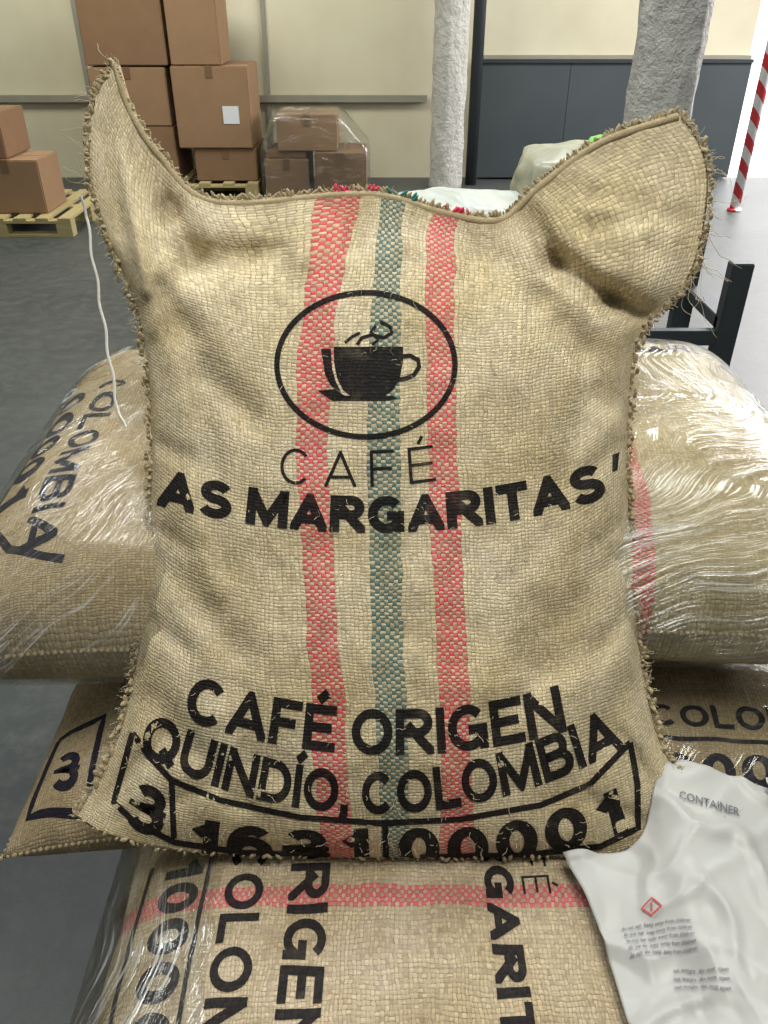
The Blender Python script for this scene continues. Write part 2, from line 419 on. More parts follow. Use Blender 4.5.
# folds in the cloth: x1,y1,x2,y2,width,depth(+ = valley)
creases=[
 (140,140,172,210,12,.038),(172,210,196,262,15,.036),(108,120,120,230,10,.020),(120,150,146,290,9,-.022),
 (196,262,262,252,18,.022),(205,215,265,236,16,-.012),(160,290,190,330,14,.018),(165,262,150,330,10,-.010),
 (530,212,556,262,13,.038),(556,262,612,300,13,.036),(612,300,655,322,12,.036),(600,170,660,270,26,-.028),
 (560,188,648,205,12,.014),(590,225,690,215,10,.012),(470,238,540,300,22,.016),(540,300,585,345,18,.014),(655,245,690,290,10,.014),
 (262,214,290,285,10,.010),(300,205,305,260,9,-.006),(355,205,352,250,9,.007),(415,215,412,260,9,.007),(478,225,470,275,10,.010),
 (175,330,250,420,16,.014),(200,380,210,470,14,.009),(560,330,610,400,16,.014),(585,400,560,480,16,.009),
 (165,560,240,650,18,.011),(185,500,215,590,14,-.006),(612,560,530,660,20,.011),(590,640,520,700,16,.007),
 (150,700,235,800,16,.011),(628,690,560,800,18,.011),(250,760,330,810,18,.006),(460,820,540,770,18,.006),
 (95,810,165,735,9,.012),(105,825,200,790,8,.008),(675,815,620,735,9,.012),(665,830,590,800,8,.008),
 (150,620,185,650,9,.009),(152,440,190,460,9,.008),(628,440,590,470,9,.009),(630,610,600,650,9,.009),(158,530,186,548,8,.007),(625,520,596,545,8,.007)]
FZ=.680
verts=[];uvs=[];pat=[]
for i in range(nr):
    for j in range(nc):
        px,py,sd,am,u,v=G[i,j]
        e=min(1,am/.03) if am>0 else 0
        d=sd-am
        cr=sum(a*math.exp(-(segd(px,py,x1,y1,x2,y2)/w)**2) for x1,y1,x2,y2,w,a in creases)
        d+=cr*e*1.2
        d+=e*(.006*noise.noise(Vector((px/60,py/60,1)))+.0036*noise.noise(Vector((px/22,py/26,5))))
        if i<5*14:
            d+=.004*noise.noise(Vector((px/18,py/30,8)))*(1-i/(5*14))
        p=sk((px-384)/800,(512-py)/800,d); p.z=max(p.z,FZ)
        verts.append(p); uvs.append((u,v)); pat.append((px,-py))
ff=[]
idx=lambda i,j:i*nc+j
for i in range(nr-1):
    for j in range(nc-1): ff.append((idx(i,j),idx(i+1,j),idx(i+1,j+1),idx(i,j+1)))
cloth=Cloth(pat,list(verts),list(uvs),ff)
back={}
for i in range(nr):
    for j in range(nc):
        if i in(0,nr-1) or j in(0,nc-1): back[(i,j)]=idx(i,j); continue
        px,py,sd,am,u,v=G[i,j]
        d=sd+am*.85+.012*min(1,am/.02)
        p=sk((px-384)/800*sd/d,(512-py)/800*sd/d,d)
        p+=Vector((0,1,0))*.004*noise.noise(Vector((px/50,py/50,9)))
        p.z=max(p.z,FZ)
        back[(i,j)]=len(verts); verts.append(p); uvs.append((u,v))
faces=list(ff)
for i in range(nr-1):
    for j in range(nc-1): faces.append((back[i,j],back[i,j+1],back[i+1,j+1],back[i+1,j]))
stripe_set=[]
for c,hw,colr in ((4,.0200,RED),(5,.0185,TEAL),(6,.0180,RED)): stripe_set.append((float(ucum[c])-hw,float(ucum[c])+hw,colr))
jute_main=weave_mat('jute_weave_main',stripe_set)
ink_main=weave_mat('ink_on_jute_main',stripe_set,INK)
main=empty('coffee_sack',(0,.75,FZ))
body=mesh_obj('sack_body',verts,faces,jute_main,main,True,uvs)

# --- print
P=Print()
def arc(x0,x1,pts,h):
    (a,b),(c,d),(e,f)=pts
    M3=np.linalg.solve(np.array([[a*a,a,1],[c*c,c,1],[e*e,e,1]],float),np.array([b,d,f],float))
    def fn(t,y):
        x=x0+(x1-x0)*t; yb=M3[0]*x*x+M3[1]*x+M3[2]; m=2*M3[0]*x+M3[1]
        return (x+y*h*m*.7, -(yb-y*h))
    return fn
P.text(cloth,'CAFÉ',arc(279,436,[(279,483),(360,487),(436,481)],36),.085,.36)
P.text(cloth,'AS MARGARITAS',arc(157,607,[(160,506),(384,533),(606,499)],37),.25,.07)
P.poly(cloth,[(612,-455),(619,-452),(617,-470),(612,-472)],8)
P.text(cloth,'CAFÉ ORIGEN',arc(183,567,[(190,722),(380,755),(560,733)],46),.205,.07)
P.text(cloth,'QUINDÍO, COLOMBIA',arc(137,624,[(140,755),(385,814),(622,749)],43),.205,.07)
P.text(cloth,'3',arc(122,160,[(122,824),(142,833),(160,840)],46),.22)
P.text(cloth,'1631',arc(184,370,[(184,856),(280,868),(372,868)],40),.23,.13)
P.text(cloth,'00001',arc(397,628,[(397,868),(520,862),(630,829)],42),.23,.13)
top=[(133,733),(150,757),(172,780),(220,800),(300,817),(380,823),(460,819),(540,805),(590,784),(630,742)]
P.stroke(cloth,[(x,-y) for x,y in top],6,8)
P.stroke(cloth,[(133,-733),(124,-765),(114,-802),(135,-822),(175,-842),(240,-852),(330,-856)],6,8)
P.stroke(cloth,[(172,-780),(174,-838)],6,8)
P.stroke(cloth,[(385,-820),(386,-857)],6,8)
P.stroke(cloth,[(630,-742),(637,-785),(638,-828),(600,-846),(520,-855),(420,-857)],6,8)
P.stroke(cloth,[(366+89*math.cos(t),-365+72*math.sin(t)) for t in [k*2*math.pi/64 for k in range(64)]],5.5,8,True)
cup=[(334,-347),(403,-347),(403,-362),(400,-378),(393,-390),(384,-397),(352,-397),(343,-390),(337,-378),(334,-362)]
P.poly(cloth,cup,9)
P.poly(cloth,[(321,-349),(331,-349),(332,-368),(336,-382),(341,-392),(331,-386),(325,-374)],9)
P.stroke(cloth,[(400,-357),(410,-356),(418,-360),(419,-367),(414,-375),(405,-379),(397,-380)],4.5,5)
P.poly(cloth,[(318,-391),(335,-389),(345,-396),(392,-396),(398,-399),(385,-401),(333,-401)],9)
P.stroke(cloth,[(357,-345),(362,-338),(372,-335),(384,-338),(392,-333),(390,-327),(380,-322)],3.4,4)
P.stroke(cloth,[(372,-345),(378,-340),(371,-332),(376,-326)],3,4)
P.stroke(cloth,[(345,-343),(352,-337),(360,-333)],3,4)
P.build('sack_print',ink_main,main)

# --- seams
def seam_pts(keys,step=.007):
    pts=[verts[k] for k in keys]; out=[];acc=0
    for a,b in zip(pts,pts[1:]):
        L=(b-a).length; 
        while acc<L: out.append((a.lerp(b,acc/L),(b-a).normalized())); acc+=step
        acc-=L
    return out
left=[idx(i,0) for i in range(nr)]; right=[idx(i,nc-1) for i in range(nr)]
topk=[idx(0,j) for j in range(nc)]; botk=[idx(nr-1,j) for j in range(nc)]
def beads(pts,out,size,jit,st=1.3):
    items=[]
    for p,t in pts:
        o=Vector(out)
        q=p+o*random.uniform(-.2,1)*jit+Vector([random.uniform(-.0025,.0025) for _ in range(3)])
        rot=t.to_track_quat('X','Z').to_matrix().to_4x4()@Matrix.Rotation(random.uniform(-.9,.9),4,'Y')@Matrix.Rotation(random.uniform(-.9,.9),4,'Z')
        k=random.uniform(.55,1.3)*size
        items.append(Matrix.Translation(q)@rot@Matrix.Diagonal((k*.55,k*.6,k*st,1)))
    return items
it=beads(seam_pts(left,.0042),(-1,0,0),.0050,.007,1.5)+beads(seam_pts(right,.0042),(1,0,0),.0050,.007,1.5)+beads(seam_pts(botk,.009),(0,-.5,.4),.0040,.001)
spheres('side_seam_stitching',it,fringe,main)
tp=seam_pts(topk,.004)
pk=[x for x in tp if -.075<x[0].x<-.008 and random.random()<.6 or .088<x[0].x<.125 and random.random()<.7]
tl=[x for x in tp if .005<x[0].x<.055 and random.random()<.6]
ids={id(x) for x in pk+tl}
spheres('top_hem_stitching',beads([x for x in tp if id(x) not in ids],(0,-.3,.7),.0042,.002,1.5),fringe,main)
spheres('pink_hem_stitching',beads(pk,(0,-.6,.6),.0046,.003,1.7),pinkth,main)
spheres('teal_hem_stitching',beads(tl,(0,-.6,.6),.0044,.003,1.7),tealth,main)
curves('top_hem_roll',[[verts[k]+Vector((0,-.004,-.007)) for k in topk]],.0062,fringe,main)
lines=[]
def fib(p,dirv,L,n=6,curl=.5):
    q=Vector(p); d=Vector(dirv).normalized(); out=[q.copy()]
    for _ in range(n):
        d=(d+Vector([random.uniform(-curl,curl) for _ in range(3)])).normalized(); q=q+d*L/n; out.append(q.copy())
    return out
for keys,dr in ((left,(-1,-.2,.1)),(right,(1,-.2,.1))):
    for p,t in seam_pts(keys,.003):
        for _ in range(2):
            if random.random()<.75: lines.append(fib(p,Vector(dr)+t*random.uniform(-1.2,1.2),random.uniform(.006,.020)))
for p,t in tp:
    for _ in range(2):
        if random.random()<.45: lines.append(fib(p,Vector((0,-.2,1))+t*random.uniform(-1,1),random.uniform(.004,.012)))
for k in range(36):
    p=verts[idx(random.randint(2,44),nc-1)]; lines.append(fib(p,(.3,-.3,-.6),random.uniform(.03,.11),9,.5))
for k in range(16):
    p=verts[idx(nr-1-random.randint(0,6),nc-1)]; lines.append(fib(p,(1,-.2,-.2),random.uniform(.03,.08),8,.4))
for k in range(12):
    p=verts[idx(random.randint(0,34),0)]; lines.append(fib(p,(-.6,-.2,.3),random.uniform(.02,.05),8,.4))
for k in range(1500):
    i=random.randint(6,nr-8); j=random.randint(8,nc-9); k2=idx(i,j)
    lines.append(fib(verts[k2],cloth.nrm[k2]*.3+Vector((random.uniform(-1,1),0,random.uniform(-1,1))),random.uniform(.005,.016),5,.55))
curves('loose_fibres',lines,.00034,fibre,main)
# white sewing thread hanging from the left ear
p0=verts[idx(38,0)]+Vector((-.010,-.03,0))
ln=[p0+Vector((.0018*math.sin(k*.8)+.0007*k,-.0028*k,-.0085*k)) for k in range(32)]
e0=ln[-1]
curves('hanging_string',[ln,fib(e0,(0.1,-.1,-1),.03,5,.3),fib(e0,(-.2,-.1,-1),.03,5,.3),fib(ln[0],(-.1,0,1),.03,5,.2)],.0021,whiteth,main)

# ------------------------------------------------------------------ LYING SACKS
plain=weave_mat('jute_weave_pile',(),base=(.48,.39,.25,1)); ink_lay=weave_mat('ink_on_jute_pile',(),(.02,.02,.035,1))
jute_r=weave_mat('jute_weave_pile_right',[(.30,.33,RED)],base=(.48,.41,.255,1))
fr_st=[(.468,.498,(.62,.08,.13,1))]
jute_fr=weave_mat('jute_weave_front',fr_st,base=(.47,.39,.265,1)); ink_fr=weave_mat('ink_on_jute_front',fr_st,(.02,.018,.02,1))
sack_n=[0]
def pillow(cx,cy,cz,hx,hy,hz,rot=0,tilt=(0,0),mat=None,seed=0,alongx=False):
    sack_n[0]+=1
    e=empty('coffee_sack.%03d'%sack_n[0],(cx,cy,cz-hz))
    N=56; vs=[];uv=[];pt=[];top={};M=Matrix.Translation((cx,cy,cz))@Matrix.Rotation(rot,4,'Z')@Matrix.Rotation(tilt[0],4,'X')@Matrix.Rotation(tilt[1],4,'Y')
    def S(q): return .55*q+.45*math.sin(q*math.pi/2)
    for i in range(N+1):
        for j in range(N+1):
            a=-1+2*i/N; b=-1+2*j/N; s=S(a); t=S(b)
            x=hx*s*(.93+.07*abs(t)**3); y=hy*t*(.93+.07*abs(s)**3)
            h=max(0,(1-abs(s)**4)*(1-abs(t)**4))**.5
            z=hz*h; ed=min(1,h*3)
            z+=ed*(.010*noise.noise(Vector((x*7,y*7,seed)))+.006*noise.noise(Vector((x*20,y*20,seed+3))))
            x+=.006*noise.noise(Vector((x*9,y*9,seed+7)))
            vs.append(M@Vector((x,y,z))); pt.append((x,y))
            uu,vv=(hx*1.12*a,hy*1.12*b)
            uv.append((vv+.36,uu) if alongx else (uu+.36,vv)); top[i,j]=len(vs)-1
    fc=[(top[i,j],top[i+1,j],top[i+1,j+1],top[i,j+1]) for i in range(N) for j in range(N)]
    cl=Cloth(pt,list(vs),list(uv),fc)
    bot={}
    for i in range(N+1):
        for j in range(N+1):
            if i in(0,N) or j in(0,N): bot[i,j]=top[i,j]; continue
            x,y=pt[top[i,j]]; a=-1+2*i/N; b=-1+2*j/N; s=S(a);t=S(b)
            h=max(0,(1-abs(s)**4)*(1-abs(t)**4))**.5
            vs.append(M@Vector((x,y,-hz*h))); uv.append(uv[top[i,j]]); bot[i,j]=len(vs)-1
    fc2=fc+[(bot[i,j],bot[i,j+1],bot[i+1,j+1],bot[i+1,j]) for i in range(N) for j in range(N)]
    o=mesh_obj('sack_body',vs,fc2,mat or plain,e,True,uv)
    rim=[top[i,0] for i in range(N+1)]+[top[N,j] for j in range(N+1)]+[top[i,N] for i in range(N,-1,-1)]+[top[0,j] for j in range(N,-1,-1)]
    items=[];acc=0
    for a,b in zip(rim,rim[1:]):
        L=(vs[b]-vs[a]).length
        if L<1e-6: continue
        while acc<L:
            k=random.uniform(.003,.0045); items.append(Matrix.Translation(vs[a].lerp(vs[b],acc/L))@Matrix.Rotation(random.random()*3,4,'Z')@Matrix.Diagonal((k,k*.8,k,1))); acc+=.009
        acc-=L
    spheres('seam_stitching',items,fringe,e)
    return e,o,cl,vs
sacks={}
sacks['f1']=pillow(.08,.44,.543,.46,.37,.130,0,(0,0),jute_fr,1,True)
sacks['f0']=pillow(.10,.44,.279,.44,.34,.132,0,(0,0),jute_fr,2,True)
sacks['l1']=pillow(-.24,1.16,.545,.33,.45,.132,.03,(0,0),None,3)
sacks['r1']=pillow(.44,1.18,.545,.34,.45,.132,-.02,(0,0),None,4)
sacks['l0']=pillow(-.18,1.18,.279,.28,.42,.132,0,(0,0),None,5)
sacks['r0']=pillow(.44,1.16,.279,.31,.43,.132,0,(0,0),None,6)
sacks['l2']=pillow(-.355,1.27,.838,.30,.48,.158,.04,(0,0),None,7)
sacks['r2']=pillow(.43,1.30,.842,.33,.48,.162,-.05,(0,0),jute_r,8)

e,o,cl,_=sacks['f1']
Pf=Print()
def rotdn(x_base,y_start,cap,adv_len):
    return lambda t,y:(x_base-.08+y*cap, (y_start-.44)-t*adv_len)
Pf.text(cl,'ORIGEN',rotdn(-.118,.672,.050,.285),.2,.10)
Pf.text(cl,'COLOMBIA',rotdn(-.198,.655,.048,.38),.2,.10)
Pf.text(cl,'1000001',rotdn(-.285,.64,.052,.33),.22,.13)
Pf.text(cl,'MARGARITAS',rotdn(.125,.765,.037,.46),.24,.1)
Pf.text(cl,'CAFÉ',rotdn(.172,.71,.034,.14),.085,.36)
Pf.stroke(cl,[(-.225-.08,.20),(-.225-.08,-.3)],.006,.012)
Pf.stroke(cl,[(-.31-.08,.20),(-.31-.08,-.3)],.006,.012)
Pf.build('sack_print',ink_fr,e)
e,o,cl,_=sacks['l2']; Pl=Print()
Pl.text(cl,'COLOMBIA',lambda t,y:(-.165+y*.048,.13-t*.50),.2,.12)
Pl.stroke(cl,[(-.25,.05),(-.245,-.28),(-.18,-.36),(-.1,-.38)],.011,.015)
Pl.text(cl,'00001',lambda t,y:(-.235+y*.05,.1-t*.36),.22,.13)
Pl.build('sack_print',ink_lay,e)
e,o,cl,_=sacks['r2']; Pr=Print()
Pr.text(cl,'MARGARITAS',lambda t,y:(-.10+.42*t,.22+y*.05),.24,.1)
Pr.text(cl,'CAFÉ',lambda t,y:(.05+.18*t,.31+y*.045),.085,.36)
Pr.build('sack_print',ink_lay,e)
e,o,cl,_=sacks['r1']; Pr=Print()
Pr.text(cl,'QUINDIO COLOMBIA',lambda t,y:(-.30+.62*t,-.325+y*.036),.2,.12)
Pr.text(cl,'1631 00001',lambda t,y:(-.24+.50*t,-.400+y*.040),.22,.13)
Pr.stroke(cl,[(-.3,-.342),(.32,-.342)],.006,.015)
Pr.build('sack_print',ink_lay,e)
e,o,cl,_=sacks['l1']; Pr=Print()
Pr.text(cl,'3',lambda t,y:(-.265+.040*t,-.388+y*.056),.22)
Pr.stroke(cl,[(-.275,-.30),(-.205,-.28),(-.205,-.41),(-.295,-.41),(-.275,-.30)],.010,.015)
Pr.build('sack_print',ink_lay,e)

# stretch film (wraps the sacks it is parented to)
filmL=film_mat('stretch_film_left',(.25,.75,.2),(1.6,1.6,48),.05,.75,.28,.30)
filmR=film_mat('stretch_film_right',(0.15,.22,0),(1.0,1.0,58),.05,.75,.26,.20)
filmR2=film_mat('stretch_film_right_lower',(0.1,.1,0),(1.2,1.2,50),.03,.4,.12,.1)
filmF=film_mat('stretch_film_front',(0,1.25,0),(3,2,55),.06,.8,.25,.25)
def film(points,mat,parent,off=.006,vox=.02):
    bm=bmesh.new()
    for p in points: bm.verts.new(p)
    r=bmesh.ops.convex_hull(bm,input=bm.verts[:])
    loose=[v for v in bm.verts if not v.link_faces]
    bmesh.ops.delete(bm,geom=loose,context='VERTS')
    bmesh.ops.recalc_face_normals(bm,faces=bm.faces[:])
    o=bm_obj('stretch_film',bm,mat,parent,True)
    m=o.modifiers.new('r','REMESH'); m.mode='VOXEL'; m.voxel_size=vox; m.use_smooth_shade=True
    m=o.modifiers.new('s','SMOOTH'); m.iterations=3
    m=o.modifiers.new('d','DISPLACE'); m.strength=off; m.mid_level=0
    return o
sub=lambda vs:[v for v in vs[::7]]
film(sub(sacks['l2'][3]),filmL,sacks['l2'][0],.010)
film(sub(sacks['r2'][3]),filmR,sacks['r2'][0],.010)
film(sub(sacks['r1'][3]),filmR2,sacks['r1'][0],.006)
film([v for v in sub(sacks['f1'][3])+sub(sacks['f0'][3]) if v.x<-.19],filmF,sacks['f1'][0],.006,.015)

def pallet(name,x0,x1,y0,y1):
    e=empty(name,((x0+x1)/2,(y0+y1)/2,0)); n=7; w=(x1-x0)
    for k in range(3):
        yy=y0+(y1-y0-.1)*k/2
        bbox('bottom_board_%d'%(k+1),x0,x1,yy,yy+.1,0,.022,wood,e,.002)
        for q in range(3):
            xx=x0+(w-.12)*q/2; bbox('block_%d_%d'%(k+1,q+1),xx,xx+.12,yy,yy+.1,.022,.10,wood,e,.002)
        bbox('stringer_%d'%(k+1),x0,x1,yy,yy+.1,.10,.12,wood,e,.002)
    for k in range(n):
        xx=x0+(w-.1)*k/(n-1); bbox('deck_board_%d'%(k+1),xx,xx+.1,y0,y1,.12,.14,wood,e,.002)
    return e
pallet('wooden_pallet',-.40,.78,.14,1.6)

# ------------------------------------------------------------------ white printed plastic bag
ws=NT('white_plastic'); o_=ws.coord()
nn=ws.noise(o_,7,3,.5,.6)
ws.pbr((.44,.445,.425,1),.42,ws.bump(nn,.4,.03)); plastic=ws.m
def atz(px,py,z):
    a=(px-384)/800; b=(512-py)/800; d=(1.6-z)/(SP-CP*b); return sk(a,b,d)
W=[[(562,856,.696),(636,844,.704),(668,762,.750),(760,786,.742),(850,815,.70),(930,840,.62)],
   [(586,900,.693),(652,892,.711),(692,847,.740),(775,860,.732),(862,882,.69),(940,902,.58)],
   [(606,950,.691),(668,945,.706),(712,935,.727),(788,940,.720),(872,955,.66),(950,970,.52)],
   [(626,1015,.690),(690,1020,.701),(735,1020,.718),(802,1025,.708),(882,1035,.64),(955,1045,.5)],
   [(640,1090,.688),(705,1100,.698),(750,1100,.712),(815,1110,.70),(890,1115,.62),(960,1120,.48)]]
B=np.zeros((5,6,5))
for i in range(5):
    for j in range(6):
        p=atz(*W[i][j]); B[i,j]=[p.x,p.y,p.z,W[i][j][0],W[i][j][1]]
B=ups(ups(B,20,0),20,1); br,bc=B.shape[:2]
bv=[];bp=[];bu=[]
for i in range(br):
    for j in range(bc):
        x,y,z,a,b=B[i,j]
        q=Vector((x*6+y*9,y*5-x*12,4)); rg=1-abs(noise.noise(q))*5
        q2=Vector((x*17-y*6,y*12+x*4,9)); rg2=1-abs(noise.noise(q2))*5
        z+=.006*noise.noise(Vector((x*10,y*10,2)))+.008*max(0,rg)+.0025*max(0,rg2)
        bv.append(Vector((x,y,z))); bp.append((a,-b)); bu.append((x,y))
bf=[(i*bc+j,(i+1)*bc+j,(i+1)*bc+j+1,i*bc+j+1) for i in range(br-1) for j in range(bc-1)]
bcl=Cloth(bp,bv,bu,bf)
bag=empty('printed_plastic_bag',(.4,.55,.69))
ob=mesh_obj('bag_sheet',bv,bf,plastic,bag,True,bu); sm=ob.modifiers.new('s','SOLIDIFY'); sm.thickness=.0012
c0=60
v2=[Vector((bv[i*bc+j].x+.006,bv[i*bc+j].y+.004,bv[i*bc+j].z+.012+.004*noise.noise(Vector((i*.06,j*.06,20))))) for i in range(br) for j in range(c0,bc)]
b2=bc-c0
f2=[(i*b2+j,(i+1)*b2+j,(i+1)*b2+j+1,i*b2+j+1) for i in range(br-1) for j in range(b2-1)]
ob=mesh_obj('bag_sheet_upper',v2,f2,plastic,bag,True,None); sm=ob.modifiers.new('s','SOLIDIFY'); sm.thickness=.0012
up=Cloth([bp[i*bc+j] for i in range(br) for j in range(c0,bc)],v2,[(0,0)]*len(v2),f2)
gtxt=simple('grey_print',(.13,.13,.15,1),.5); rtxt=simple('red_print',(.5,.05,.05,1),.5)
Pb=Print()
def lin(x0,x1,y0,y1,h):
    return lambda t,y:(x0+(x1-x0)*t,-(y0+(y1-y0)*t-y*h))
Pb.small(bcl,'CONTAINER',lin(680,740,800,817,8),.003)
for k in range(5): Pb.small(bcl,'do not eat  keep away from children',lin(622+k*2,690+k*2,932+k*7,924+k*7,4),.003)
for k in range(3): Pb.small(bcl,'net weight  do not open',lin(674+k,728+k,972+k*9,974+k*9,4.5),.003)
for k in range(6): Pb.small(up,'refer to data sheet before use',lin(748+k,810+k,914+k*7,924+k*7,4),.003)
for k in range(3): Pb.small(up,'batch number and date',lin(742+k,790,852+k*7,864+k*7,4),.003)
Pb.build('bag_print',gtxt,bag)
Pd=Print()
for cc,x,y in ((bcl,651,911),(up,762,895)):
    Pd.stroke(cc,[(x-9,-y),(x,-y+8),(x+9,-y),(x,-y-8)],1.5,3,True,.003)
    Pd.stroke(cc,[(x,-y+4),(x,-y-4)],1.6,2,False,.003)
Pd.build('hazard_diamond_print',rtxt,bag)

# ------------------------------------------------------------------ ROOM
s=NT('concrete_floor'); o_=s.coord(); a=s.noise(o_,1.1,5,.6); b=s.noise(o_,14,4,.7)
c=s.mix(s.ramp(a,.3,.7),(.026,.034,.034,1),(.058,.066,.064,1)); c=s.mix(s.ramp(b,.45,.75),c,(.080,.086,.082,1))
s.pbr(c,s.M('MULTIPLY_ADD',b,.25,.38),s.bump(b,.15,.01)); floorm=s.m
s=NT('cream_wall'); o_=s.coord(); a=s.noise(s.mapping(o_,(1,1,.25)),1.5,5,.6); b=s.noise(o_,.5,4,.6)
s.pbr(s.mix(s.ramp(b,.3,.7),s.mix(a,(.40,.36,.23,1),(.56,.52,.38,1)),(.66,.64,.50,1)),.75); wallm=s.m
seam_m=simple('wall_joint_metal',(.26,.25,.20,1),.6,5,.2)
s=NT('dark_gate'); o_=s.coord(); a=s.noise(o_,2.,4); s.pbr(s.mix(a,(.035,.05,.055,1),(.065,.08,.085,1)),.55); gatem=s.m
s=NT('rough_plaster'); o_=s.coord(); a=s.noise(o_,9,6,.7); b=s.noise(o_,35,4,.7)
s.pbr(s.mix(a,(.38,.38,.35,1),(.70,.70,.65,1)),.85,s.bump(s.M('ADD',a,s.M('MULTIPLY',b,.4)),1.,.05)); plasterm=s.m
bbox('floor',-9,9,-4,8.8,-.1,0,floorm)
extm=simple('exterior_pavement',(.62,.58,.56,1),.9,3,.1)
bbox('exterior_ground',-9,14,8.8,20,-.1,-.002,extm)
extw=simple('exterior_facade',(.85,.85,.86,1),.9,2,.05)
bbox('wall_exterior',-2,14,13,13.2,0,4,extw)
bbox('wall_back',-9,3.5,8.8,9.0,0,4.2,wallm)
bbox('wall_left',-9.2,-9,-4,9,0,4.2,wallm)
bbox('trim_1',-9,.42,8.74,8.8,.70,.76,seam_m)
bbox('trim_2',.95,3.5,8.74,8.8,1.05,1.10,seam_m)
for k,x in enumerate((-4.6,-2.9,-1.15)): bbox('trim_%d'%(k+3),x,x+.04,8.77,8.8,0,4.2,seam_m)
g=empty('gate_panel',(2.1,8.7,0))
for k in range(3):
    x=.92+k*.86; bbox('leaf_%d'%(k+1),x,x+.857,8.69,8.74,.02,1.05,gatem,g,.002)
bbox('top_rail',.92,3.5,8.67,8.74,1.04,1.07,steel,g)
def column(name,x,y,r,h,mat,seed):
    bm=bmesh.new(); n=40; m=120; vs=[]
    for k in range(m+1):
        for q in range(n):
            a=2*math.pi*q/n; z=h*k/m
            rr=r*(1+.10*noise.noise(Vector((math.cos(a)*3,math.sin(a)*3,z*4+seed)))+.06*noise.noise(Vector((math.cos(a)*8,math.sin(a)*8,z*14+seed))))
            vs.append(bm.verts.new((x+rr*math.cos(a),y+rr*math.sin(a),z)))
    for k in range(m):
        for q in range(n): bm.faces.new((vs[k*n+q],vs[k*n+(q+1)%n],vs[(k+1)*n+(q+1)%n],vs[(k+1)*n+q]))
    bm.faces.new(vs[:n][::-1]); bm.faces.new(vs[-n:])
    return bm_obj(name,bm,mat,None,True)
column('plaster_column',.60,8.3,.155,4.2,plasterm,1)
column('plaster_column.001',1.235,4.0,.145,4.2,plasterm,9)
bm=bmesh.new(); bmesh.ops.create_cone(bm,cap_ends=True,segments=20,radius1=.055,radius2=.055,depth=4.2,matrix=Matrix.Translation((.86,8.45,2.1)))
bm_obj('drain_pipe',bm,steel,None,True)
s=NT('red_white_stripe'); o_=s.coord(); sp=s.n('ShaderNodeSeparateXYZ'); s.t.links.new(o_,sp.inputs[0])
w=s.M('FRACT',s.M('MULTIPLY',s.M('ADD',sp.outputs[2],s.M('MULTIPLY',sp.outputs[0],1.2)),5.2))
s.pbr(s.mix(s.M('GREATER_THAN',w,.5),(.75,.75,.75,1),(.60,.03,.04,1)),.5); polem=s.m
bm=bmesh.new(); bmesh.ops.create_cone(bm,cap_ends=True,segments=20,radius1=.042,radius2=.042,depth=4.,matrix=Matrix.Translation((0,0,2.0)))
bmesh.ops.create_cone(bm,cap_ends=True,segments=20,radius1=.06,radius2=.06,depth=.02,matrix=Matrix.Translation((0,0,.01)))
o=bm_obj('striped_safety_pole',bm,polem,None,True); o.location=(3.06,7.3,0)
bn=[0]
def carton(x0,x1,y0,y1,z0,z1,mat=card,label=False):
    nm='cardboard_box' if bn[0]==0 else 'cardboard_box.%03d'%bn[0]; bn[0]+=1
    e=empty(nm,((x0+x1)/2,(y0+y1)/2,z0))
    bbox('carton',x0,x1,y0,y1,z0,z1,mat,e,.008)
    xm=(x0+x1)/2
    bbox('tape_top',xm-.03,xm+.03,y0-.001,y1+.001,z1-.002,z1+.002,tape,e)
    bbox('tape_front',xm-.03,xm+.03,y0-.003,y0+.001,z1-.09,z1+.001,tape,e)
    bbox('flap_line',x0+.01,x1-.01,(y0+y1)/2-.004,(y0+y1)/2+.004,z1-.001,z1+.0015,tape,e)
    if label: bbox('label',x1-.24,x1-.10,y0-.004,y0+.001,z0+.2,z0+.34,paper,e)
    return e
pallet('wooden_pallet.001',-3.55,-2.42,6.4,7.5)
carton(-3.15,-2.64,6.55,7.0,.141,.53,card2); carton(-3.35,-2.88,6.6,7.1,.532,.85,card)
carton(-3.72,-3.2,6.6,7.1,.141,.5)
pallet('wooden_pallet.002',-2.58,-1.15,7.75,8.6)
carton(-2.52,-1.88,7.85,8.5,.141,.60); carton(-2.55,-1.89,7.85,8.5,.602,1.06,card2)
carton(-1.72,-1.16,7.85,8.5,.141,.42); carton(-1.84,-1.18,7.83,8.5,.422,1.07,card2,True)
carton(-2.56,-1.86,7.86,8.5,1.072,1.75,card); carton(-1.83,-1.40,7.86,8.4,1.075,1.75,card2)
b0=carton(-1.08,-.68,7.75,8.3,0,.34,card2); carton(-.62,-.16,7.7,8.3,0,.40,card); carton(-.95,-.42,7.78,8.3,.405,.70,card2)
carton(-1.05,-.70,7.8,8.3,.345,.40,card)
film_c=film_mat('stretch_film_boxes',(0,0,0),(2,2,14),.06,.4,.15,.2)
pts=[]
for x0,x1,z1 in ((-1.10,-.14,.42),(-.97,-.40,.71)):
    for x in (x0,x1):
        for y in (7.68,8.32):
            for z in (0.01,z1): pts.append(Vector((x,y,z)))
film(pts,film_c,b0,.01,.04)
e=empty('steel_stand',(1.15,3.2,0))
for k,(x,y,h) in enumerate(((1.33,3.0,.76),(1.30,3.42,.80),(.92,3.0,.5),(.92,3.42,.5))):
    bbox('post_%d'%(k+1),x-.04,x+.04,y-.03,y+.03,0,h,steel,e,.004)
bbox('rail_1',.92,1.33,2.98,3.02,.44,.50,steel,e,.003); bbox('rail_2',.92,1.33,3.40,3.44,.44,.50,steel,e,.003)
bbox('rail_3',1.29,1.36,3.0,3.42,.50,.55,steel,e,.003); bbox('rail_4',.89,.96,3.0,3.42,.40,.45,steel,e,.003)
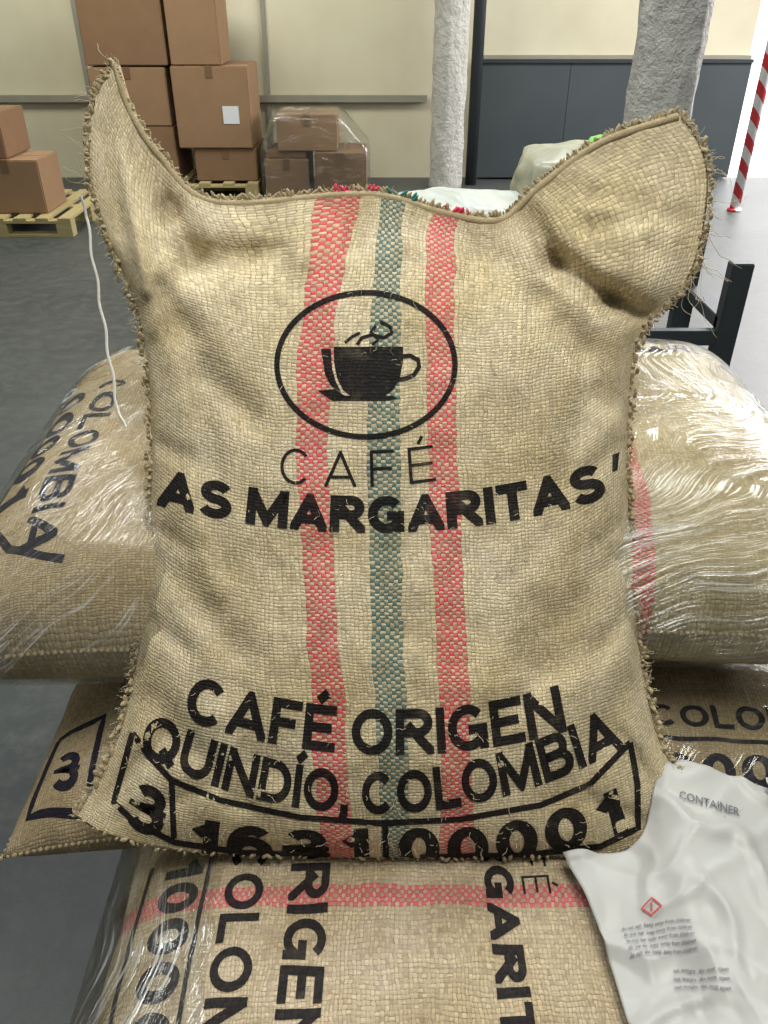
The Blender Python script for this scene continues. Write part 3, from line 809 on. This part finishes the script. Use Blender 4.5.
bundlem=NT('cloudy_plastic'); o_=bundlem.coord(); a=bundlem.noise(o_,4,3,.5,.8)
bundlem.pbr(bundlem.mix(a,(.42,.47,.42,1),(.66,.70,.66,1)),.3,bundlem.bump(a,.6,.06))
bundle2=NT('cloudy_plastic_beige'); o_=bundle2.coord(); a=bundle2.noise(o_,4,3,.5,.8)
bundle2.pbr(bundle2.mix(a,(.28,.28,.18,1),(.50,.52,.42,1)),.3,bundle2.bump(a,.6,.06))
e=empty('wrapped_bundle',(.4,2.3,0))
def blob(name,c,rx,ry,z0,z1,mat,seed):
    bm=bmesh.new(); bmesh.ops.create_icosphere(bm,subdivisions=5,radius=1)
    for v in bm.verts:
        n=v.co.copy(); k=max(abs(n.x),abs(n.y),abs(n.z)); q=n.lerp(n/k,.4)
        d=1+.07*noise.noise(n*2.5+Vector((seed,0,0)))+.025*noise.noise(n*6+Vector((seed,2,0)))
        q=q*d; v.co=Vector((c[0]+q.x*rx/1.25,c[1]+q.y*ry/1.25,(z0+z1)/2+q.z*(z1-z0)/2/1.08)); v.co.z=max(v.co.z,z0)
    return bm_obj(name,bm,mat,e,True)
blob('load',(.38,2.35),.40,.32,0,1.10,bundlem.m,2)
blob('bag_top_left',(.19,2.15),.25,.2,.95,1.185,bundlem.m,5)
blob('bag_top_right',(.52,2.35),.20,.2,1.0,1.27,bundle2.m,8)
green=simple('green_plastic',(.22,.65,.12,1),.3)
blob('green_pouch',(.60,2.33),.07,.06,1.20,1.285,green,3)

# ------------------------------------------------------------------ LIGHT
wd=bpy.data.worlds.new('World'); scene.world=wd; wd.use_nodes=True
bg=wd.node_tree.nodes['Background']; bg.inputs[0].default_value=(.90,.93,.93,1); bg.inputs[1].default_value=.20
def area(name,loc,tgt,sx,sy,en,col=(1,1,1)):
    l=bpy.data.lights.new(name,'AREA'); l.shape='RECTANGLE'; l.size=sx; l.size_y=sy; l.energy=en; l.color=col
    o=bpy.data.objects.new(name,l); o.location=loc; o.rotation_euler=(Vector(tgt)-Vector(loc)).to_track_quat('-Z','Y').to_euler(); COL.objects.link(o)
area('ceiling_lamp',(.35,.25,4.0),(0,.9,.8),1.2,1.2,78,(1,.97,.88))
area('film_glint_light_right',(1.2,3.6,4.2),(.5,1.2,.8),2.0,1.0,85,(.98,.99,.96))  # unseen light added at back right for highlights on the film
area('ceiling_lamp.002',(-2.5,6.2,4.2),(-2,8.3,.6),2.5,1.2,150,(1,.97,.85))
area('ceiling_lamp.003',(1.8,6.4,4.2),(1.6,8.8,1.2),2.0,1.0,95,(1,.99,.90))
area('film_glint_light_left',(-1.6,2.6,4.2),(-.6,1.2,.8),1.4,.6,65,(.97,.99,1))  # unseen light added at back left so the left film shows reflections
area('doorway_daylight',(5.5,6.5,2.6),(2.8,4.5,0),2.5,2.5,480,(1,.93,.94))
area('exterior_daylight',(5.5,10.2,5.5),(5,12.,0),4,3,1500,(1,.98,.98))
# ------------------------------------------------------------------ CAMERA
cam=bpy.data.cameras.new('Camera'); cam.sensor_fit='VERTICAL'; cam.sensor_height=24; cam.lens=800/1024*24
co=bpy.data.objects.new('Camera',cam); co.location=(0,0,1.6); co.rotation_euler=(math.radians(57),0,0); COL.objects.link(co)
scene.camera=co
